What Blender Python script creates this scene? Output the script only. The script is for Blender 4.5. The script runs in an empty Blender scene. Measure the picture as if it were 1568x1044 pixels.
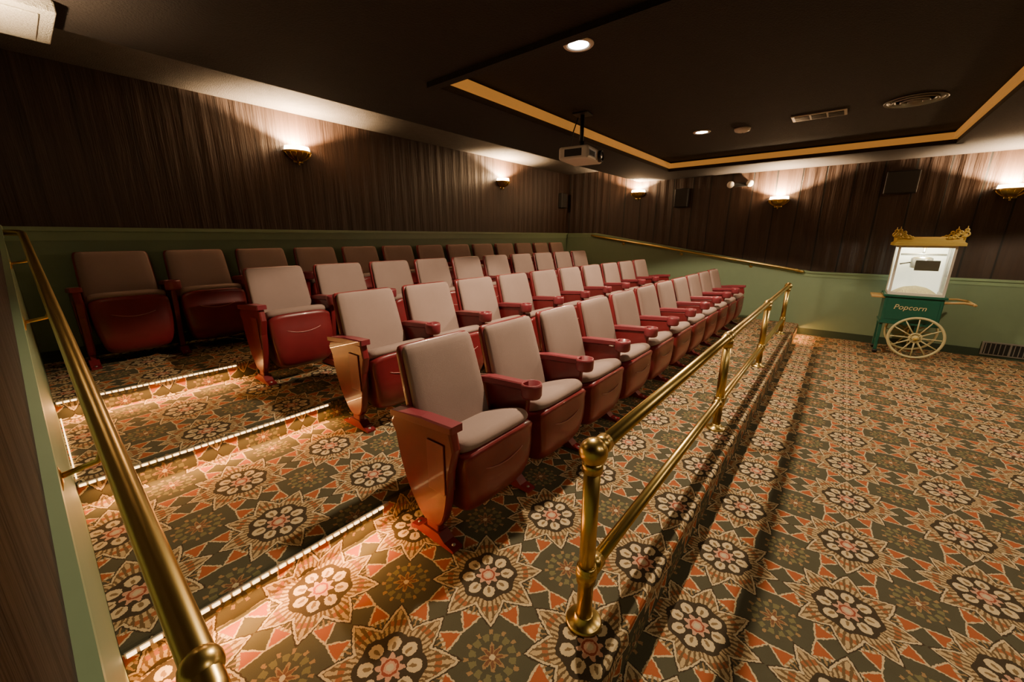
import bpy, bmesh, math, random
from mathutils import Vector, Matrix
random.seed(3)
sc = bpy.context.scene
PI = math.pi

# ------------------------------------------------------------------ node helper
class S:
    def __init__(s, nt, sock): s.nt, s.k = nt, sock
    def _m(s, op, *o):
        n = s.nt.nodes.new('ShaderNodeMath'); n.operation = op
        for i, v in enumerate((s,) + o):
            if isinstance(v, S): s.nt.links.new(v.k, n.inputs[i])
            else: n.inputs[i].default_value = v
        return S(s.nt, n.outputs[0])
    def __add__(s, o): return s._m('ADD', o)
    def __sub__(s, o): return s._m('SUBTRACT', o)
    def __mul__(s, o): return s._m('MULTIPLY', o)
    def __truediv__(s, o): return s._m('DIVIDE', o)
    def gt(s, v): return s._m('GREATER_THAN', v)
    def lt(s, v): return s._m('LESS_THAN', v)
    def rnd(s): return s._m('ROUND')
    def abs(s): return s._m('ABSOLUTE')
    def sin(s): return s._m('SINE')
    def cos(s): return s._m('COSINE')
    def sqrt(s): return s._m('SQRT')
    def atan2(s, o): return s._m('ARCTAN2', o)
    def rsub(s, v):
        return (s * -1.0) + v

def newmat(name):
    m = bpy.data.materials.new(name); m.use_nodes = True
    nt = m.node_tree
    b = nt.nodes['Principled BSDF']
    return m, nt, b

def mixc(nt, f, a, b):
    n = nt.nodes.new('ShaderNodeMix'); n.data_type = 'RGBA'
    for i, v in ((0, f), (6, a), (7, b)):
        if isinstance(v, S): nt.links.new(v.k, n.inputs[i])
        elif isinstance(v, (tuple, list)): n.inputs[i].default_value = (*v[:3], 1)
        else: n.inputs[i].default_value = v
    return S(nt, n.outputs[2])

def noise(nt, scale, vec=None, detail=4, rough=.6, out=0):
    n = nt.nodes.new('ShaderNodeTexNoise'); n.inputs['Scale'].default_value = scale
    n.inputs['Detail'].default_value = detail; n.inputs['Roughness'].default_value = rough
    if vec: nt.links.new(vec.k, n.inputs['Vector'])
    return S(nt, n.outputs[out])

def objco(nt, scale=(1, 1, 1)):
    t = nt.nodes.new('ShaderNodeTexCoord'); m = nt.nodes.new('ShaderNodeMapping')
    m.inputs['Scale'].default_value = scale
    nt.links.new(t.outputs['Object'], m.inputs[0]); return S(nt, m.outputs[0])

def bump(nt, b, h, strength=.3, dist=.01):
    n = nt.nodes.new('ShaderNodeBump'); n.inputs['Strength'].default_value = strength
    n.inputs['Distance'].default_value = dist
    nt.links.new(h.k, n.inputs['Height']); nt.links.new(n.outputs[0], b.inputs['Normal'])

def simple(name, col, rough=.5, metal=0, var=.12, nscale=12, bmp=0, emis=None, estr=0, coat=0, bscale=60, bdist=.003):
    m, nt, b = newmat(name)
    co = objco(nt)
    nz = noise(nt, nscale, co)
    c1 = tuple(min(1, c * (1 + var)) for c in col); c0 = tuple(c * (1 - var) for c in col)
    c = mixc(nt, nz, c0, c1)
    nt.links.new(c.k, b.inputs['Base Color'])
    b.inputs['Roughness'].default_value = rough; b.inputs['Metallic'].default_value = metal
    b.inputs['Coat Weight'].default_value = coat
    if bmp: bump(nt, b, noise(nt, bscale, co), bmp, bdist)
    if emis:
        b.inputs['Emission Color'].default_value = (*emis, 1); b.inputs['Emission Strength'].default_value = estr
    return m

# ------------------------------------------------------------------ materials
def carpet_material():
    m, nt, b = newmat('carpet_pattern')
    uvn = nt.nodes.new('ShaderNodeUVMap'); uvn.uv_map = 'UVMap'
    sep = nt.nodes.new('ShaderNodeSeparateXYZ'); nt.links.new(uvn.outputs[0], sep.inputs[0])
    uvs = S(nt, uvn.outputs[0])
    nz = noise(nt, 90, uvs, 2)
    nz2 = noise(nt, 70, uvs, 2, out=0)
    T = .452
    x = S(nt, sep.outputs[0]) / T + (nz - .5) * .030
    y = S(nt, sep.outputs[1]) / T + (nz2 - .5) * .030
    a = x - x.rnd(); c = y - y.rnd()
    r = (a * a + c * c).sqrt(); th = c.atan2(a)
    a2 = a.abs().rsub(.5); c2 = c.abs().rsub(.5)
    q = (a2 * a2 + c2 * c2).sqrt(); th2 = c2.atan2(a2)
    def fold(t, n, off):
        sg = 2 * PI / n
        u = (t - off) / sg
        return (u - u.rnd()) * sg
    CH = (.042, .046, .031); CR = (.62, .48, .285); OR = (.38, .088, .026); TN = (.31, .19, .085)
    PK = (.56, .30, .20); DK = (.020, .016, .012); OL = (.16, .15, .07)
    vn = noise(nt, 9, uvs, 3)
    col = mixc(nt, vn, CH, tuple(v * 1.6 for v in CH))
    # small leaf sprigs filling the dark field
    f16 = fold(th2, 12, 0)
    spr = ((q - .145).abs().lt(.026)) * (f16.abs().lt(.15))
    col = mixc(nt, spr, col, OL)
    f8 = fold(th2, 12, PI / 12)
    spr = ((q - .185).abs().lt(.018)) * (f8.abs().lt(.07))
    col = mixc(nt, spr, col, TN)
    star = ((th2 * 8.0).cos() * .030 + .078)
    col = mixc(nt, q.lt(star), col, TN)
    col = mixc(nt, q.lt(star - .026), col, (.16, .065, .035))
    col = mixc(nt, q.lt(.022), col, CR)
    ph = fold(th, 8, PI / 8); l = r * ph.abs().sin()
    v = (r / .545)
    pv = (v * v).rsub(1.0) * .18 - l
    col = mixc(nt, pv.gt(0), col, CR)
    col = mixc(nt, pv.gt(.016), col, OR)
    root = pv.gt(.018) * r.lt(.390)
    col = mixc(nt, root, col, CH)
    col = mixc(nt, root * ((r - .380).abs().lt(.012)), col, CR)
    col = mixc(nt, root * ((ph * 60.0).cos().gt(.35)), col, TN)
    ph = fold(th, 8, 0); l = r * ph.abs().sin()
    v = (r / .480)
    pv = (v * v).rsub(1.0) * .185 - l
    col = mixc(nt, pv.gt(-.013), col, DK)
    col = mixc(nt, pv.gt(0), col, CR)
    col = mixc(nt, pv.gt(.020), col, (.13, .08, .035))
    stripe = (ph * 46.0).cos().gt(-.2)
    col = mixc(nt, pv.gt(.027) * stripe, col, (.50, .36, .19))
    col = mixc(nt, pv.gt(.027) * stripe * ((r - .33).abs().lt(.022)), col, (.34, .11, .04))
    wob = ((th * 8.0).cos() * .012 + .246)
    col = mixc(nt, r.lt(wob), col, DK)
    ph = fold(th, 8, 0)
    px = r * ph.cos() - .166; py = r * ph.sin()
    pd = (px * px + py * py * 1.25).sqrt()
    col = mixc(nt, pd.lt(.055), col, CR)
    dd = (px + .01); dd = (dd * dd * .45 + py * py * 2.2).sqrt()
    col = mixc(nt, dd.lt(.020), col, (.20, .13, .06))
    fl = ((th * 8.0).cos() * .018 + .086)
    col = mixc(nt, r.lt(fl + .014), col, DK)
    col = mixc(nt, r.lt(fl), col, PK)
    col = mixc(nt, (r - .052).abs().lt(.008), col, (.28, .05, .03))
    col = mixc(nt, r.lt(.026), col, (.55, .45, .30))
    pile = noise(nt, 420, uvs, 1)
    col = mixc(nt, (pile * .5), col, (.12, .082, .045))
    nt.links.new(col.k, b.inputs['Base Color'])
    b.inputs['Roughness'].default_value = .95
    b.inputs['Specular IOR Level'].default_value = .15
    bump(nt, b, noise(nt, 500, uvs, 2), .4, .004)
    return m

def wall_wood(name, seams, k=1.0):
    m, nt, b = newmat(name)
    t = nt.nodes.new('ShaderNodeTexCoord'); sep = nt.nodes.new('ShaderNodeSeparateXYZ')
    nt.links.new(t.outputs['Object'], sep.inputs[0])
    h = S(nt, sep.outputs[0]) + S(nt, sep.outputs[1])
    co = objco(nt, (9, 9, .5))
    n1 = noise(nt, 2.2, co, 6)
    n2 = noise(nt, .35, co, 2)
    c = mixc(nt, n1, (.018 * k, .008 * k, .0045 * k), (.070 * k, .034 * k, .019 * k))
    mott = noise(nt, 3.5, objco(nt, (1, 1, 1)), 5)
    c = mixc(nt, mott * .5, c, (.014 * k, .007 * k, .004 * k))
    hh = h + (n2 - .5) * .12
    u = hh / .30; fr = (u - u.rnd()).abs()
    seam = fr.lt(.03) * seams
    c = mixc(nt, seam, c, (.004, .003, .002))
    nt.links.new(c.k, b.inputs['Base Color'])
    b.inputs['Roughness'].default_value = .52 if k == 1.0 else .8
    w = (hh * 42.0).sin() * .25 * (.4 + seams * .6) + n1 + seam * -1.2
    bump(nt, b, w, .55, .02)
    return m

M = {}
M['carpet'] = carpet_material()
M['wood'] = wall_wood('wall_brown_pleated_panel', 1.0)
M['wood2'] = wall_wood('wall_brown_panel', .25)
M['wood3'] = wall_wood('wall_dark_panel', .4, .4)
M['green'] = simple('sage_green_paint', (.175, .245, .150), .5, var=.06, bmp=.1)
M['greencap'] = simple('sage_green_cap', (.23, .32, .19), .4, var=.05)
M['dkgreen'] = simple('baseboard_dark_green', (.03, .05, .03), .5)
M['ceil'] = simple('ceiling_dark_texture', (.015, .010, .008), .9, bmp=.7, bscale=90, bdist=.01, var=.3)
M['ceilback'] = simple('ceiling_soffit_texture', (.075, .062, .050), .9, bmp=.8, bscale=110, bdist=.012, var=.3)
M['gold'] = simple('cove_gold_glow_paint', (.42, .20, .04), .5, var=.6, nscale=1.2, emis=(.95, .38, .07), estr=.34)  # gold paint with the warm cove glow put in as emission
M['brass'] = simple('polished_brass', (.60, .43, .15), .30, 1, var=.15, nscale=5)
M['fabric'] = simple('seat_fabric_taupe', (.285, .200, .178), .9, var=.12, nscale=5, bmp=.5, bscale=350, bdist=.002)
M['red'] = simple('maroon_seat_shell', (.17, .013, .018), .38, var=.32, nscale=6, coat=.22)
M['arm'] = simple('maroon_armrest', (.21, .028, .042), .42, var=.2, coat=.15)
M['line'] = simple('shell_ridge', (.42, .16, .15), .4)
M['black'] = simple('black_plastic', (.012, .012, .012), .5)
M['white'] = simple('white_plastic', (.60, .56, .50), .45, var=.04)
M['beige'] = simple('vent_beige_texture', (.42, .40, .34), .9, var=.3, nscale=60, bmp=.9, bscale=120, bdist=.01)
M['grey'] = simple('grey_metal', (.30, .29, .27), .4, .6)
M['lamp'] = simple('lamp_glow', (1, .95, .85), .5, emis=(1, .92, .80), estr=45)
M['glass_glow'] = simple('sconce_glass', (1, .9, .7), .5, emis=(1, .80, .52), estr=24)
M['bead'] = simple('step_led', (1, .8, .5), .5, emis=(1, .62, .26), estr=6)
M['teal'] = simple('cart_teal_paint', (.008, .085, .055), .4, coat=.2)
M['yellow'] = simple('cart_yellow_roof', (.62, .45, .10), .4)
M['cream'] = simple('cart_cream_wheel', (.55, .48, .25), .5)
M['panel_glow'] = simple('cart_case_back', (.9, .95, .85), .5, emis=(.98, 1, .78), estr=1.2)
M['steel'] = simple('kettle_steel', (.5, .5, .48), .3, 1)
M['woodlt'] = simple('handle_wood', (.42, .26, .09), .4)
M['popcorn'] = simple('popcorn_heap', (.80, .72, .42), .8, bmp=1, bscale=60, bdist=.02, var=.3, nscale=50)
g, nt, b = newmat('clear_glass'); M['glass'] = g
b.inputs['Base Color'].default_value = (.95, 1, .97, 1); b.inputs['Roughness'].default_value = .02
b.inputs['Alpha'].default_value = .12

# ------------------------------------------------------------------ mesh builder
class MB:
    def __init__(s): s.v, s.f, s.mi, s.sm, s.mats = [], [], [], [], []
    def _mat(s, m):
        m = M[m]
        if m not in s.mats: s.mats.append(m)
        return s.mats.index(m)
    def add(s, vs, fs, mat, smooth=False, mx=None):
        o = len(s.v); i = s._mat(mat)
        for p in vs:
            p = Vector(p)
            if mx is not None: p = mx @ p
            s.v.append(p)
        for f in fs:
            s.f.append([o + k for k in f]); s.mi.append(i); s.sm.append(smooth)
    def box(s, lo, hi, mat, bev=0, mx=None):
        if bev:
            bm = bmesh.new(); bmesh.ops.create_cube(bm, size=1)
            for v in bm.verts:
                v.co = Vector([(lo[i] + hi[i]) / 2 + v.co[i] * (hi[i] - lo[i]) for i in range(3)])
            bmesh.ops.bevel(bm, geom=bm.edges[:], offset=bev, segments=3, affect='EDGES', profile=.5)
            bm.verts.ensure_lookup_table()
            s.add([v.co.copy() for v in bm.verts], [[v.index for v in f.verts] for f in bm.faces], mat, False, mx); bm.free(); return
        vs = [(x, y, z) for x in (lo[0], hi[0]) for y in (lo[1], hi[1]) for z in (lo[2], hi[2])]
        s.add(vs, [(0, 1, 3, 2), (4, 6, 7, 5), (0, 4, 5, 1), (2, 3, 7, 6), (0, 2, 6, 4), (1, 5, 7, 3)], mat, False, mx)
    def loft(s, rings, mat, cap=True, smooth=True, mx=None, close=True):
        n = len(rings[0]); vs = [p for r in rings for p in r]; fs = []
        for i in range(len(rings) - 1):
            for j in range(n if close else n - 1):
                k = (j + 1) % n
                fs.append((i * n + j, i * n + k, (i + 1) * n + k, (i + 1) * n + j))
        if cap:
            fs.append(tuple(reversed(range(n)))); fs.append(tuple((len(rings) - 1) * n + j for j in range(n)))
        s.add(vs, fs, mat, smooth, mx)
    def lathe(s, prof, mat, seg=24, mx=None, a0=0, a1=2 * PI, smooth=True):
        full = abs(a1 - a0 - 2 * PI) < 1e-4
        n = seg if full else seg + 1
        rings = [[(r * math.cos(a0 + (a1 - a0) * j / seg), r * math.sin(a0 + (a1 - a0) * j / seg), z) for j in range(n)] for r, z in prof]
        s.loft(rings, mat, cap=full, smooth=smooth, mx=mx, close=full)
    def cyl(s, p0, p1, r, mat, seg=16, r1=None):
        s.tube([p0, p1], r, mat, seg, r1=r1)
    def tube(s, pts, r, mat, seg=12, r1=None, mx=None):
        pts = [Vector(p) for p in pts]; rings = []
        up = Vector((0, 0, 1)); d0 = (pts[1] - pts[0]).normalized()
        if abs(d0.dot(up)) > .95: up = Vector((1, 0, 0))
        nrm = (up - d0 * up.dot(d0)).normalized()
        for i, p in enumerate(pts):
            if i == 0: d = pts[1] - pts[0]
            elif i == len(pts) - 1: d = pts[-1] - pts[-2]
            else: d = (pts[i + 1] - pts[i]).normalized() + (pts[i] - pts[i - 1]).normalized()
            d.normalize(); nrm = (nrm - d * nrm.dot(d)).normalized(); bn = d.cross(nrm)
            rr = r if r1 is None else r + (r1 - r) * i / (len(pts) - 1)
            rings.append([p + (nrm * math.cos(2 * PI * j / seg) + bn * math.sin(2 * PI * j / seg)) * rr for j in range(seg)])
        s.loft(rings, mat, mx=mx)
    def sphere(s, c, r, mat, seg=16, sc=(1, 1, 1)):
        mx = Matrix.Translation(c) @ Matrix.Diagonal((*sc, 1))
        s.lathe([(max(r * math.sin(PI * i / 10), 1e-4), -r * math.cos(PI * i / 10)) for i in range(11)], mat, seg, mx)
    def prism(s, prof, a, b, mat, axis='x', mx=None, ch=0):
        if ch and axis == 'x':
            cy = sum(p[0] for p in prof) / len(prof); cz = sum(p[1] for p in prof) / len(prof)
            def sh(p):
                dy, dz = p[0] - cy, p[1] - cz
                return (cy + math.copysign(max(0, abs(dy) - ch), dy), cz + math.copysign(max(0, abs(dz) - ch), dz))
            R = [[(x, *(sh(p) if k else p)) for p in prof] for x, k in ((a, 1), (a + ch, 0), (b - ch, 0), (b, 1))]
        elif axis == 'x': R = [[(a, p[0], p[1]) for p in prof], [(b, p[0], p[1]) for p in prof]]
        else: R = [[(p[0], a, p[1]) for p in prof], [(p[0], b, p[1]) for p in prof]]
        s.loft(R, mat, smooth=False, mx=mx)
    def torus(s, c, R, r, mat, axis='x', seg=32, s2=8):
        c = Vector(c); rings = []
        for i in range(seg + 1):
            t = 2 * PI * i / seg; ring = []
            for j in range(s2):
                q = 2 * PI * j / s2; rr = R + r * math.cos(q); h = r * math.sin(q)
                if axis == 'x': ring.append(c + Vector((h, rr * math.cos(t), rr * math.sin(t))))
                elif axis == 'y': ring.append(c + Vector((rr * math.cos(t), h, rr * math.sin(t))))
                else: ring.append(c + Vector((rr * math.cos(t), rr * math.sin(t), h)))
            rings.append(ring)
        s.loft(rings, mat, cap=False)
    def mesh(s, name):
        me = bpy.data.meshes.new(name)
        me.from_pydata([tuple(v) for v in s.v], [], s.f)
        for m in s.mats: me.materials.append(m)
        me.polygons.foreach_set('material_index', s.mi); me.polygons.foreach_set('use_smooth', s.sm)
        bm = bmesh.new(); bm.from_mesh(me)
        bmesh.ops.recalc_face_normals(bm, faces=bm.faces[:]); bm.to_mesh(me); bm.free()
        me.update(); return me
    def obj(s, name, loc=(0, 0, 0), rot=(0, 0, 0), origin=None):
        if origin is not None:
            o = Vector(origin)
            s.v = [v - o for v in s.v]; loc = origin
        ob = bpy.data.objects.new(name, s.mesh(name)); sc.collection.objects.link(ob)
        ob.location = loc; ob.rotation_euler = rot; return ob

def inst(name, me, loc, rot=(0, 0, 0)):
    ob = bpy.data.objects.new(name, me); sc.collection.objects.link(ob)
    ob.location = loc; ob.rotation_euler = rot; return ob

# ------------------------------------------------------------------ layout constants
XL, XF, YB, YN = -.05, 7.45, 4.60, -4.2
PZ = [.16, .28, .40, .52]
NOSE = [.36, 1.45, 2.48, 3.47]
ZC, ZT, ZB = 2.42, 2.52, 2.68
CZ = 1.46

def uvmesh(name, quads, mat):
    me = bpy.data.meshes.new(name); vs = []; fs = []; uv = []
    for q in quads:
        o = len(vs)
        for (p, t) in q: vs.append(p); uv.append(t)
        fs.append([o + i for i in range(len(q))])
    me.from_pydata(vs, [], fs); me.materials.append(M[mat])
    ul = me.uv_layers.new(name='UVMap')
    for l in me.loops: ul.data[l.index].uv = uv[l.vertex_index]
    ob = bpy.data.objects.new(name, me); sc.collection.objects.link(ob); return ob

U0 = .48
def strip(y0, z0, v0, y1, z1, v1, xa=XL, xb=XF):
    return [((xa, y0, z0), (xa - U0, v0)), ((xb, y0, z0), (xb - U0, v0)), ((xb, y1, z1), (xb - U0, v1)), ((xa, y1, z1), (xa - U0, v1))]
uvmesh('floor', [strip(YN, 0, YN - .205, YB, 0, YB - .205)], 'carpet')
quads = []; R = .02
phase = [.885, 1.685, 2.62, 3.60]
xa, xb = XL + .009, XF - .013
ybk = YB - .013
for i in range(4):
    y = NOSE[i]; z = PZ[i]; zb = .001 if i == 0 else PZ[i - 1]
    vt = y - phase[i]
    vb = vt - (z - zb)
    quads.append(strip(y, zb, vb, y, z - R, vt - R, xa, xb))
    for k in range(3):
        a0, a1 = PI / 2 * k / 3, PI / 2 * (k + 1) / 3
        quads.append(strip(y + R - R * math.cos(a0), z - R + R * math.sin(a0), vt - R + R * 2 * k / 3,
                           y + R - R * math.cos(a1), z - R + R * math.sin(a1), vt - R + R * 2 * (k + 1) / 3, xa, xb))
    ye = NOSE[i + 1] if i < 3 else ybk
    quads.append(strip(y + R, z, vt + R, ye, z, ye - phase[i], xa, xb))
uvmesh('seating_platform', quads, 'carpet')

for nm, lo, hi, mt in (('wall_back', (XL - .1, YB, 0), (XF + .1, YB + .1, 2.8), 'wood2'),
                       ('wall_right', (XF, YN, 0), (XF + .1, YB, 2.8), 'wood'),
                       ('wall_left', (XL - .1, YN, 0), (XL, YB, 2.8), 'wood3'),
                       ('wall_front', (XL - .1, YN - .1, 0), (XF + .1, YN, 2.8), 'wood2')):
    m = MB(); m.box(lo, hi, mt); m.obj(nm)
TX0, TX1, TY0, TY1 = 1.95, 6.36, -.72, 2.20
YS = 3.08
m = MB()
m.box((XL, YN, ZC), (XF, TY0, 2.8), 'ceil')
m.box((XL, TY1, ZC), (XF, YS, 2.8), 'ceil')
m.box((XL, TY0, ZC), (TX0, TY1, 2.8), 'ceil')
m.box((TX1, TY0, ZC), (XF, TY1, 2.8), 'ceil')
m.box((TX0, TY0, ZT), (TX1, TY1, 2.8), 'ceil')
m.box((XL, YS, ZB), (XF, YB, 2.8), 'ceilback')
m.obj('ceiling')
m = MB()
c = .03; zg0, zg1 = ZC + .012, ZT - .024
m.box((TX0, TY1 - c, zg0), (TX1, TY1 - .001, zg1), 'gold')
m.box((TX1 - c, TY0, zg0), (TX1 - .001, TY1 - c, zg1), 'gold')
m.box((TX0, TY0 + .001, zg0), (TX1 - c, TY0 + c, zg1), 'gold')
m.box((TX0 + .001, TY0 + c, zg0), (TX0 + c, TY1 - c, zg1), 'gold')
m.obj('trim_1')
m = MB()
d = .06; dz = .030
m.box((TX0 - d, TY1, ZC - dz), (TX1 + d, TY1 + d, ZC), 'ceil'); m.box((TX1, TY0 - d, ZC - dz), (TX1 + d, TY1, ZC), 'ceil')
m.box((TX0 - d, TY0 - d, ZC - dz), (TX1 + d, TY0, ZC), 'ceil'); m.box((TX0 - d, TY0, ZC - dz), (TX0, TY1, ZC), 'ceil')
m.obj('trim_2')

W = [(YN, 0), (YB, 0), (YB, 1.50), (3.90, 1.50), (.32, .93), (YN, .93)]
def capprof(z0, z1):
    return [(YN, .93 + z0), (.32, .93 + z0), (3.9, 1.50 + z0), (YB, 1.50 + z0), (YB, 1.50 + z1), (3.9, 1.50 + z1), (.32, .93 + z1), (YN, .93 + z1)]
m = MB(); m.prism(W, XF - .012, XF, 'green'); m.obj('wainscot_right')
m = MB(); m.prism(W, XL, XL + .008, 'green'); m.obj('wainscot_left')
m = MB(); m.box((XL + .009, YB - .012, .4), (XF - .013, YB, 1.5), 'green'); m.obj('wainscot_back')
m = MB(); m.prism(capprof(0, .028), XF - .035, XF, 'greencap'); m.prism(capprof(-.05, 0), XF - .02, XF, 'greencap'); m.obj('trim_3')
m = MB(); m.prism(capprof(0, .028), XL, XL + .018, 'greencap'); m.prism(capprof(-.05, 0), XL, XL + .012, 'greencap'); m.obj('trim_4')
m = MB(); m.box((XL, YB - .04, 1.50), (XF, YB, 1.53), 'greencap'); m.box((XL, YB - .022, 1.43), (XF, YB, 1.50), 'greencap'); m.obj('trim_5')
m = MB(); m.box((XF - .024, YN, 0), (XF - .012, .36, .10), 'dkgreen'); m.obj('baseboard_right')
m = MB(); m.box((XL, YB - .026, .52), (XF, YB - .012, .61), 'dkgreen'); m.obj('baseboard_back')

# ------------------------------------------------------------------ theatre seats
P = .53
def ringrect(w, t, n=28, e=5):
    out = []
    for j in range(n):
        a = 2 * PI * j / n; ca, sa = math.cos(a), math.sin(a)
        k = (abs(ca) ** e + abs(sa) ** e) ** (-1 / e)
        out.append((w / 2 * ca * k, t / 2 * sa * k))
    return out

def side_loft(mb, prof, w, mat, e=5, taper=0, zlo=.17, zr=.3, minsc=.80, ns=13):
    cy = sum(p[0] for p in prof) / len(prof); cz = sum(p[1] for p in prof) / len(prof)
    rings = []
    for i in range(ns):
        s_ = -math.cos(PI * i / (ns - 1))
        k = minsc + (1 - minsc) * (1 - abs(s_) ** e) ** (1 / 2)
        ring = []
        for (y, z) in prof:
            zz = cz + (z - cz) * k; yy = cy + (y - cy) * k
            tp = 1 - taper * max(0, 1 - (zz - zlo) / zr) ** 2
            ring.append((s_ * w / 2 * tp, yy, zz))
        rings.append(ring)
    mb.loft(rings, mat)

def smooth_closed(pts, n=3):
    out = []
    L = len(pts)
    for i in range(L):
        p0, p1, p2, p3 = (Vector(pts[(i + k - 1) % L]) for k in range(4))
        for j in range(n):
            t = j / n
            out.append(tuple(.5 * ((2 * p1) + (-p0 + p2) * t + (2 * p0 - 5 * p1 + 4 * p2 - p3) * t * t + (-p0 + 3 * p1 - 3 * p2 + p3) * t ** 3)))
    return out

def standard(mb, x, end=False):
    t = .018 if not end else .022
    if not end:
        prof = [(-.03, .570), (.30, .548), (.295, .49), (.24, .36), (.15, .24), (.115, .14), (.11, .05), (.035, .05), (.02, .16), (-.01, .30), (-.03, .42), (-.04, .52)]
    else:
        prof = [(-.070, .568), (.305, .535), (.298, .46), (.272, .33), (.225, .21), (.170, .13), (.125, .085), (.045, .08), (.0, .12), (-.030, .22), (-.055, .38)]
    pr = smooth_closed(prof, 2) if end else prof
    rings = []
    cy = sum(p[0] for p in pr) / len(pr); cz = sum(p[1] for p in pr) / len(pr)
    for xx, k in ((x - t, .955), (x - t * .8, .99), (x - t * .4, 1), (x + t * .4, 1), (x + t * .8, .99), (x + t, .955)):
        rings.append([(xx, cy + (p[0] - cy) * k, cz + (p[1] - cz) * k) for p in pr])
    mb.loft(rings, 'red', smooth=False)
    if end:
        for sgn in (-1, 1):
            xo = x + sgn * (t + .001)
            mb.box((min(xo, xo + sgn * .006), -.035, .27), (max(xo, xo + sgn * .006), .07, .50), 'arm', .004)
    mb.box((x - .018, .035, .02), (x + .018, .115, .16), 'red', .008)
    foot = [(-.065, .002), (.215, .002), (.215, .014), (.16, .026), (.125, .055), (.025, .055), (-.01, .026), (-.065, .014)]
    mb.prism(foot, x - .028, x + .028, 'red')
    for yy in (-.04, .19):
        mb.lathe([(.009, .008), (.009, .02), (.004, .024)], 'grey', 8, Matrix.Translation((x, yy, 0)))

def arm(mb, x, end=False):
    if end:
        mb.prism([(-.092, .566), (.312, .530), (.314, .555), (.10, .588), (-.092, .598)], x - .034, x + .034, 'arm', ch=.007)
    else:
        prof = [(-.02, .570), (.315, .540), (.318, .562), (.20, .590), (-.02, .603)]
        mb.prism(prof, x - .028, x + .028, 'arm', ch=.006)
        T = Matrix.Translation((x, -.055, .532))
        mb.lathe([(.030, .01), (.030, .0), (.046, .0), (.052, .012), (.053, .060), (.050, .074), (.043, .074), (.041, .02), (.002, .018)], 'arm', 24, T)

def seat_mesh(name, left=None, right='mid', fold=0, deep=1.0):
    mb = MB()
    ca, sa = math.cos(fold), math.sin(fold); py_, pz_ = .19, .27
    def F(pts): return [(py_ + (y - py_) * ca + (z - pz_) * sa, pz_ - (y - py_) * sa + (z - pz_) * ca) for y, z in pts]
    def D(pts): return [(y, .50 - (.50 - z) * deep if z < .5 else z) for y, z in pts]
    pan = smooth_closed(D(F([(-.098, .455), (-.108, .40), (-.108, .29), (-.094, .195), (-.055, .130), (.03, .112), (.12, .150), (.19, .24), (.22, .34), (.07, .41)])), 3)
    side_loft(mb, pan, .450, 'red', taper=.17, zlo=.11)
    cush = smooth_closed(F([(-.094, .452), (-.096, .478), (-.06, .497), (.02, .482), (.12, .447), (.205, .41), (.225, .375), (.195, .34), (.07, .39), (-.05, .43)]), 3)
    side_loft(mb, cush, .438, 'fabric', minsc=.72)
    pts = []
    for i in range(13):
        u = -1 + i / 6
        pts.append((u * .125, *D(F([(-.1115 + .004 * u * u, .325 + .022 * u * u)]))[0]))
    mb.tube(pts, .0030, 'line', 6)
    dv = Vector((0, .262, .965)); nv = Vector((0, -.965, .262)); base = Vector((0, .225, .335))
    def back(off, th, mat, dw, t0, t1, bow):
        N = 16; rings = []; L = t1 - t0
        for i in range(N + 1):
            u = .5 - .5 * math.cos(PI * i / N); h = t0 + L * u
            w = (.458 - .035 * (h / .51)) + dw
            e = (1 - abs(2 * u - 1) ** 14) ** .5
            k = .90 + .10 * e; tk = .35 + .65 * e
            cen = base + dv * h + nv * (off + bow * math.sin(PI * u))
            rings.append([cen + Vector((px * k, 0, 0)) + nv * (py * tk) for px, py in ringrect(w, th)])
        mb.loft(rings, mat)
    back(.010, .046, 'red', .010, -.02, .506, 0)
    back(.038, .044, 'fabric', -.012, .0, .497, .006)
    for sx in (-1, 1):
        mb.box((sx * .232 - .014, .15, .29), (sx * .232 + .014, .27, .40), 'red', .006)
    if left: standard(mb, -P / 2, True); arm(mb, -P / 2, True)
    if right == 'mid': standard(mb, P / 2); arm(mb, P / 2)
    else: standard(mb, P / 2, True); arm(mb, P / 2, True)
    return mb.mesh(name)
sets = {}
for fa, dp in ((0, 1.0), (5, 1.08), (12, 1.2)):
    f = math.radians(fa)
    sets[fa] = (seat_mesh('theater_seat_first', True, 'mid', f, dp), seat_mesh('theater_seat_mid', None, 'mid', f, dp), seat_mesh('theater_seat_last', None, 'end', f, dp))
rows = [(1.134, .94, 11, 0), (2.16, 1.18, 10, 5), (3.16, 1.00, 10, 12), (4.14, .20, 13, 12)]
for ri, (yy, x0, n, fa) in enumerate(rows):
    for k in range(n):
        me = sets[fa][0 if k == 0 else (2 if k == n - 1 else 1)]
        inst('theater_seat', me, (x0 + P * (k + .5), yy, PZ[ri]))

# ------------------------------------------------------------------ brass guard rail
m = MB()
RY = .495; z0 = PZ[0]; RT = z0 + .66; RL = z0 + .205
px = [1.0, 2.86, 4.63, 6.45]
for i, x in enumerate(px):
    T = Matrix.Translation((x, RY, z0))
    m.lathe([(.062, .001), (.062, .008), (.056, .014), (.034, .018), (.032, .035), (.026, .038)], 'brass', 28, T)
    m.lathe([(.0265, .02), (.0265, .66)], 'brass', 24, T)
    m.lathe([(.028, .17), (.033, .175), (.033, .235), (.028, .24)], 'brass', 24, T)
    m.sphere((x, RY, RL), .037, 'brass')
    if i in (0, 3):
        m.sphere((x, RY, RT), .045, 'brass', 24); m.lathe([(.033, .595), (.033, .63)], 'brass', 24, T)
    else:
        m.lathe([(.028, .59), (.034, .595), (.034, .66)], 'brass', 24, T); m.sphere((x, RY, RT), .036, 'brass')
m.cyl((px[0], RY, RT), (px[-1], RY, RT), .0245, 'brass', 20)
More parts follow.
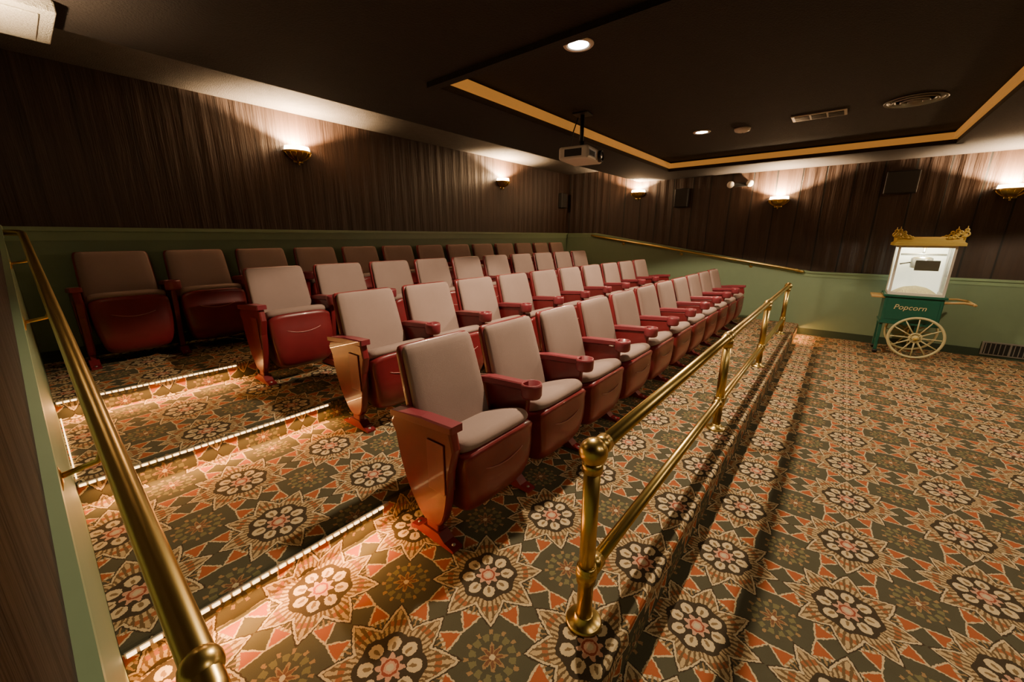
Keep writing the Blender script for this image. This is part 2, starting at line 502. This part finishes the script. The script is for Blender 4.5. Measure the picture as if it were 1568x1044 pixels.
m.cyl((px[0], RY, RL), (px[-1], RY, RL), .0235, 'brass', 20)
for i, x in enumerate(px):
    for s_ in ((1,) if i == 0 else (-1,) if i == 3 else (-1, 1)):
        for zz in (RT, RL): m.cyl((x + s_ * .03, RY, zz), (x + s_ * .08, RY, zz), .0305, 'brass', 20)
m.obj('brass_guard_rail', origin=(3.7, RY, z0))

def handrail(X, wallx, name):
    m = MB()
    s_ = 1 if wallx < X else -1
    a = Vector((X, .50, .975)); b_ = Vector((X, 3.92, 1.475))
    wx = wallx
    pts = [Vector((wx, .42, .95)), Vector((X - s_ * .03, .42, .952)), Vector((X - s_ * .008, .435, .957)), Vector((X, .47, .966)), a, b_, Vector((X - s_ * .01, 3.97, 1.482)), Vector((wx, 3.99, 1.484))]
    m.tube(pts, .0185, 'brass', 18)
    m.sphere(tuple(a), .0235, 'brass', 18)
    for t in (.18, .5, .82):
        p = a.lerp(b_, t)
        m.tube([p - Vector((0, 0, .012)), p + Vector((-s_ * .02, 0, -.05)), Vector((wallx + s_ * .012, p.y, p.z - .06))], .006, 'brass', 10)
        m.lathe([(.028, 0), (.028, .006), (.01, .010)], 'brass', 16, Matrix.Translation((wallx + s_ * .009, p.y, p.z - .06)) @ Matrix.Rotation(s_ * PI / 2, 4, 'Y'))
    m.obj(name, origin=tuple(a))
handrail(.040, XL, 'wall_handrail')
handrail(XF - .085, XF, 'wall_handrail')

# ------------------------------------------------------------------ step lights
def glow(loc, rot, sx, e):
    L = bpy.data.lights.new('step_glow', 'AREA'); L.shape = 'RECTANGLE'; L.size = sx; L.size_y = .01
    L.energy = e; L.color = (1, .44, .12)
    o = bpy.data.objects.new('step_glow', L); sc.collection.objects.link(o)
    o.location = loc; o.rotation_euler = rot
for i, x0, x1 in ((1, xa + .005, .86), (2, xa + .005, 1.12), (3, xa + .005, .90), (0, 6.75, 7.40)):
    m = MB(); y = NOSE[i] - .001; z = PZ[i]
    m.box((x0, y - .006, z - .024), (x1, y, z - .006), 'grey')
    x = x0 + .004
    while x < x1 - .03:
        m.box((x, y - .012, z - .021), (x + .022, y - .006, z - .012), 'bead'); x += .030
    if i == 3:
        yy = NOSE[2] + .03
        while yy < NOSE[3] - .04:
            m.box((x0, yy, PZ[2] + .004), (x0 + .005, yy + .022, PZ[2] + .011), 'bead'); yy += .034
    if i: m.obj('step_light_strip', origin=(0, y, z))
    glow(((x1 + x0) / 2, y - .03, z - .03), (math.radians(-35), 0, 0), x1 - x0 - .05, 9 if i else 4)

# ------------------------------------------------------------------ sconces
def sconce_mesh():
    m = MB()
    m.lathe([(.012, -.075), (.035, -.07), (.075, -.055), (.110, -.03), (.130, -.002), (.136, .006), (.128, .010)], 'brass', 20, a0=PI, a1=2 * PI)
    m.lathe([(.136, .004), (.142, .012), (.136, .02), (.128, .02)], 'brass', 20, a0=PI, a1=2 * PI)
    m.lathe([(.126, .012), (.124, .040), (.119, .062)], 'glass_glow', 20, a0=PI, a1=2 * PI)
    m.sphere((0, -.016, -.085), .016, 'brass'); m.sphere((0, -.016, -.108), .009, 'brass')
    m.box((-.05, -.008, -.09), (.05, 0, .03), 'brass', .003)
    for k in range(7):
        a = PI + PI * (k + .5) / 7
        pts = [(r * math.cos(a), r * math.sin(a), z) for r, z in ((.03, -.074), (.075, -.058), (.112, -.031), (.133, -.002))]
        m.tube(pts, .004, 'brass', 6)
    return m.mesh('wall_sconce')
sm = sconce_mesh()
RW = -PI / 2
scs = [((2.06, YB, 2.30), 0, 1.0), ((5.35, YB, 2.33), 0, 1.0), ((XF, 3.09, 2.22), RW, .9), ((XF, .88, 1.98), RW, 1), ((XF, -1.40, 1.98), RW, 1), ((XF, -3.3, 1.98), RW, .6), ((XL, 2.60, 2.06), PI / 2, .12)]
for (p, rz, e) in scs:
    o = inst('wall_sconce', sm, p, (0, 0, rz))
    L = bpy.data.lights.new('sconce_uplight', 'SPOT'); L.energy = 640 * e; L.color = (1, .68, .38); L.shadow_soft_size = .02
    L.spot_size = math.radians(150); L.spot_blend = .3
    lo = bpy.data.objects.new('sconce_uplight', L); sc.collection.objects.link(lo); lo.parent = o; lo.location = (0, -.095, .045); lo.rotation_euler = (PI, 0, 0)
    L = bpy.data.lights.new('sconce_bulb', 'POINT'); L.energy = 26 * e; L.color = (1, .60, .29); L.shadow_soft_size = .03
    lo = bpy.data.objects.new('sconce_bulb', L); sc.collection.objects.link(lo); lo.parent = o; lo.location = (0, -.10, .10)

# ------------------------------------------------------------------ can lights
def can_mesh():
    m = MB()
    m.lathe([(.058, -.003), (.064, -.008), (.082, -.008), (.087, -.003), (.087, .0)], 'white', 28)
    m.lathe([(.060, -.003), (.03, -.0025), (.0005, -.0025)], 'lamp', 28)
    return m.mesh('recessed_can_light')
cm = can_mesh()
cans = [(2.26, 1.36, ZT, 280, 128), (4.79, 1.35, ZT, 300, 128), (2.4, -2.1, ZC, 28, 140), (5.2, -2.2, ZC, 150, 140), (1.1, -1.2, ZC, 30, 140)]  # first two are visible; last three are unseen cans added as fill light
for (x, y, z, e, ang) in cans:
    o = inst('recessed_can_light', cm, (x, y, z - .0005))
    L = bpy.data.lights.new('can_bulb', 'SPOT'); L.energy = e; L.color = (1, .77, .50); L.spot_size = math.radians(ang); L.spot_blend = .12
    L.shadow_soft_size = .045
    lo = bpy.data.objects.new('can_bulb', L); sc.collection.objects.link(lo); lo.parent = o; lo.location = (0, 0, -.03)

def detector():
    m = MB()
    m.lathe([(.075, -.001), (.075, -.014), (.066, -.03), (.045, -.038), (.02, -.040), (.0005, -.040)], 'white', 28)
    m.torus((0, 0, -.026), .055, .004, 'grey', 'z')
    m.sphere((.03, 0, -.037), .006, 'black'); return m.mesh('smoke_detector')
dm = detector()
inst('smoke_detector', dm, (2.04, 1.03, ZT)); inst('smoke_detector', dm, (4.89, .99, ZT))
m = MB()
m.box((-.10, -.20, -.012), (.10, .20, -.001), 'white', .004)
for k in range(3):
    y = -.18 + .123 * k
    m.box((-.08, y, -.014), (.08, y + .11, -.012), 'black')
    for j in range(5): m.box((-.07 + j * .03, y + .004, -.018), (-.065 + j * .03, y + .106, -.013), 'grey')
m.obj('ceiling_vent', (4.82, .37, ZT))
m = MB()
for r in (.19, .14, .09, .045):
    m.lathe([(r, -.002), (r, -.012 - (.19 - r) * .12), (r - .022, -.004), (r - .022, -.001)], 'grey', 32)
m.lathe([(.19, -.001), (.0005, -.0015)], 'black', 32)
m.obj('round_ceiling_diffuser', (4.79, -.25, ZT))

# ------------------------------------------------------------------ projector
m = MB()
m.box((-.19, -.14, -.055), (.19, .14, .055), 'white', .022)
m.box((-.17, -.145, -.035), (.0, -.139, .02), 'grey', .002)
T = Matrix.Translation((.10, -.135, 0)) @ Matrix.Rotation(PI / 2, 4, 'X')
m.lathe([(.050, 0), (.050, .03), (.042, .034), (.040, .01), (.0005, .005)], 'black', 24, T)
m.lathe([(.036, .012), (.02, .026), (.0005, .03)], 'steel', 24, T)
for k in range(6): m.box((-.16 + k * .022, -.148, -.028), (-.15 + k * .022, -.144, .012), 'black')
m.box((-.192, -.08, -.03), (-.188, .08, .03), 'black')
m.box((-.08, -.07, .054), (.08, .07, .07), 'black', .004)
m.cyl((0, 0, .06), (0, 0, .340), .018, 'black')
m.cyl((0, 0, .07), (0, 0, .12), .028, 'black')
m.box((-.07, -.07, .335), (.07, .07, .347), 'black', .004)
m.tube([(.02, .12, 0), (.10, .18, .02), (.14, .17, .12), (.09, .12, .24), (.05, .06, .34)], .006, 'black', 8)
m.obj('ceiling_projector', (3.44, 2.0, ZT - .348), (0, 0, math.radians(8)))

# ------------------------------------------------------------------ wall speakers, exit light, grille
M['dkgrille'] = simple('speaker_grille', (.02, .018, .018), .8, bmp=.6, bscale=300)
def speaker(name, loc, rz, w, h, d=.08):
    m = MB(); m.box((-w / 2, -d, -h / 2), (w / 2, 0, h / 2), 'black', .01)
    m.box((-w / 2 + .012, -d - .006, -h / 2 + .012), (w / 2 - .012, -d, h / 2 - .012), 'dkgrille', .003)
    m.obj(name, loc, (0, 0, rz))
speaker('wall_speaker', (XF, 2.30, 2.10), RW, .22, .30)
speaker('wall_speaker', (XF, -.44, 2.14), RW, .32, .28, .04)
speaker('wall_speaker', (7.2, YB, 2.16), 0, .20, .28)
M['lampdim'] = simple('floodhead', (.9, .85, .75), .4, emis=(1, .9, .75), estr=3)
m = MB()
m.box((-.11, -.05, -.03), (.11, 0, .03), 'black', .008)
for sx, mt in ((-.14, 'black'), (.13, 'lampdim')):
    T = Matrix.Translation((sx, -.05, .01)) @ Matrix.Rotation(PI / 2 + .3, 4, 'X')
    m.lathe([(.02, -.04), (.045, -.02), (.05, .02), (.047, .025)], 'white', 20, T); m.lathe([(.047, .024), (.0005, .022)], mt, 20, T)
m.obj('emergency_light', (XF, 1.42, 2.25), (0, 0, RW))
m = MB()
m.box((-.45, -.012, -.085), (.45, 0, .085), 'grey', .003); m.box((-.43, -.014, -.068), (.43, -.011, .068), 'black')
for k in range(22): m.box((-.42 + k * .039, -.018, -.066), (-.413 + k * .039, -.012, .066), 'grey')
for k in range(1, 4): m.box((-.43 + k * .215 - .008, -.02, -.07), (-.43 + k * .215 + .008, -.012, .07), 'grey')
m.obj('wall_return_grille', (XF - .024, -1.98, .115), (0, 0, RW))
m = MB()
m.box((-.17, -.22, -.05), (.17, .22, -.001), 'beige', .006)
m.box((-.12, -.17, -.058), (.12, .17, -.049), 'beige', .004)
m.obj('ceiling_register', (.135, 2.96, ZC))

# ------------------------------------------------------------------ popcorn cart
m = MB()
w, d = .26, .20
m.box((-w, -d, .40), (w, d, .74), 'teal', .012)
m.box((-w - .02, -d - .02, .735), (w + .02, d + .02, .765), 'teal', .006)
m.box((-w - .01, -d - .01, .40), (w + .01, d + .01, .425), 'teal', .004)
m.box((-w + .03, -d - .004, .46), (w - .03, -d + .001, .70), 'teal', .002)
cw, cd, c0, c1 = .235, .185, .765, 1.36
for sx in (-1, 1):
    for sy in (-1, 1):
        m.box((sx * cw - .012, sy * cd - .012, c0), (sx * cw + .012, sy * cd + .012, c1), 'white', .003)
for zz in (c0, c1 - .03):
    m.box((-cw, -cd - .01, zz), (cw, -cd + .01, zz + .03), 'white'); m.box((-cw, cd - .01, zz), (cw, cd + .01, zz + .03), 'white')
    m.box((-cw - .01, -cd, zz), (-cw + .01, cd, zz + .03), 'white'); m.box((cw - .01, -cd, zz), (cw + .01, cd, zz + .03), 'white')
m.box((-cw, cd - .012, c0), (cw, cd - .004, c1), 'panel_glow')
m.box((-cw + .01, -cd - .002, c0 + .03), (cw - .01, -cd + .002, c1 - .03), 'glass')
m.box((-cw - .002, -cd + .01, c0 + .03), (-cw + .002, cd - .01, c1 - .03), 'glass')
m.box((cw - .002, -cd + .01, c0 + .03), (cw + .002, cd - .01, c1 - .03), 'glass')
m.lathe([(.07, 1.08), (.095, 1.09), (.10, 1.13), (.10, 1.20), (.085, 1.215), (.03, 1.225), (.0005, 1.225)], 'steel', 24)
m.box((-.20, -.012, 1.235), (.20, .012, 1.26), 'steel', .004)
m.cyl((0, 0, 1.21), (0, 0, 1.36), .012, 'steel'); m.cyl((-.10, 0, 1.15), (-.19, -.04, 1.13), .009, 'black')
rings = []
for i in range(6):
    k = 1 - i / 5; rr = .05 + .95 * math.sqrt(k) if i < 5 else .02
    rings.append([(px_ * rr, py_ * rr, .77 + .10 * (i / 5)) for px_, py_ in ringrect(.42, .33, 24, 4)])
m.loft(rings, 'popcorn')
m.box((-.07, -cd - .006, c0 + .30), (.14, -cd - .003, c0 + .42), 'steel')
R2 = [[(sx * a, sy * b2, z) for sx, sy in ((-1, -1), (1, -1), (1, 1), (-1, 1))] for a, b2, z in ((.30, .25, 1.355), (.30, .25, 1.385), (.28, .23, 1.40), (.275, .225, 1.44), (.20, .15, 1.455))]
m.loft(R2, 'yellow', smooth=False)
for sx in (-1, 1):
    for sy in (-1, 1):
        m.sphere((sx * .27, sy * .22, 1.47), .022, 'yellow')
        m.cyl((sx * .27, sy * .22, 1.42), (sx * .27, sy * .22, 1.50), .012, 'yellow')
        for k, (dx, dz, rr) in enumerate(((0, .065, .026), (-.045, .045, .022), (-.085, .034, .016), (-.04, .085, .013), (0, .108, .013), (-.115, .026, .010))):
            m.torus((sx * (.27 + dx), sy * .24, 1.42 + dz), rr, .008, 'yellow', 'y', 14, 6)
        m.cyl((sx * .27, sy * .24, 1.53), (sx * .27, sy * .24, 1.575), .008, 'yellow', 8, r1=.002)
for sy in (-1, 1):
    yy = sy * (d + .045); cx = .09
    m.torus((cx, yy, .261), .245, .014, 'cream', 'y', 40, 8)
    m.torus((cx, yy, .26), .055, .010, 'cream', 'y', 20, 6)
    m.cyl((cx, yy - .03, .26), (cx, yy + .03, .26), .032, 'cream'); m.sphere((cx, yy + sy * .035, .26), .022, 'yellow')
    for k in range(12):
        a = 2 * PI * k / 12
        m.cyl((cx + .03 * math.cos(a), yy, .26 + .03 * math.sin(a)), (cx + .24 * math.cos(a), yy, .26 + .24 * math.sin(a)), .0085, 'cream', 8, r1=.006)
    m.box((-w + .0, sy * (d - .03) - .018, .05), (-w + .035, sy * (d - .03) + .018, .41), 'teal', .004)
    m.cyl((-w + .018, sy * (d - .03) - .012, .030), (-w + .018, sy * (d - .03) + .012, .030), .028, 'black')
    m.box((.07, sy * (d - .03) - .015, .24), (.11, sy * (d - .03) + .015, .41), 'teal', .004)
    m.tube([(w, sy * (d - .01), .70), (w + .16, sy * (d - .01), .715), (w + .24, sy * (d - .01), .70)], .013, 'woodlt', 10)
m.cyl((.09, -d - .04, .26), (.09, d + .04, .26), .012, 'grey')
m.box((-w + .01, -d + .03, .13), (-w + .03, d - .03, .155), 'teal')
m.cyl((w + .24, -d - .02, .70), (w + .24, d + .02, .70), .015, 'woodlt')
m.box((-w - .13, -d, .715), (-w, d, .735), 'woodlt', .005)
cu = bpy.data.curves.new('lettering', 'FONT'); cu.body = 'Popcorn'; cu.size = .085; cu.align_x = 'CENTER'; cu.extrude = .002; cu.shear = .2
to = bpy.data.objects.new('lettering', cu); sc.collection.objects.link(to)
bpy.context.view_layer.update()
tm = to.evaluated_get(bpy.context.evaluated_depsgraph_get()).to_mesh()
T = Matrix.Translation((-.02, -d - .008, .590)) @ Matrix.Rotation(PI / 2, 4, 'X')
m.add([v.co.copy() for v in tm.vertices], [list(p.vertices) for p in tm.polygons], 'cream', False, T)
bpy.data.objects.remove(to)
cart = m.obj('popcorn_cart', (6.98, -.76, 0.001), (0, 0, RW))
L = bpy.data.lights.new('cart_case_lamp', 'POINT'); L.energy = 13; L.color = (1, .96, .74); L.shadow_soft_size = .03
lo = bpy.data.objects.new('cart_case_lamp', L); sc.collection.objects.link(lo); lo.parent = cart; lo.location = (0, -.05, 1.31)

# ------------------------------------------------------------------ world & camera
wd = bpy.data.worlds.new('World'); sc.world = wd; wd.use_nodes = True
wd.node_tree.nodes['Background'].inputs[0].default_value = (.02, .016, .012, 1)
wd.node_tree.nodes['Background'].inputs[1].default_value = .3
cd_ = bpy.data.cameras.new('Camera'); cam = bpy.data.objects.new('Camera', cd_); sc.collection.objects.link(cam)
cd_.sensor_width = 36; cd_.lens = 605 / 1568 * 36; cd_.clip_start = .01
cam.location = (0, 0, CZ); cam.rotation_euler = (math.radians(90 - 14.8), 0, math.radians(39.3 - 90))
sc.camera = cam
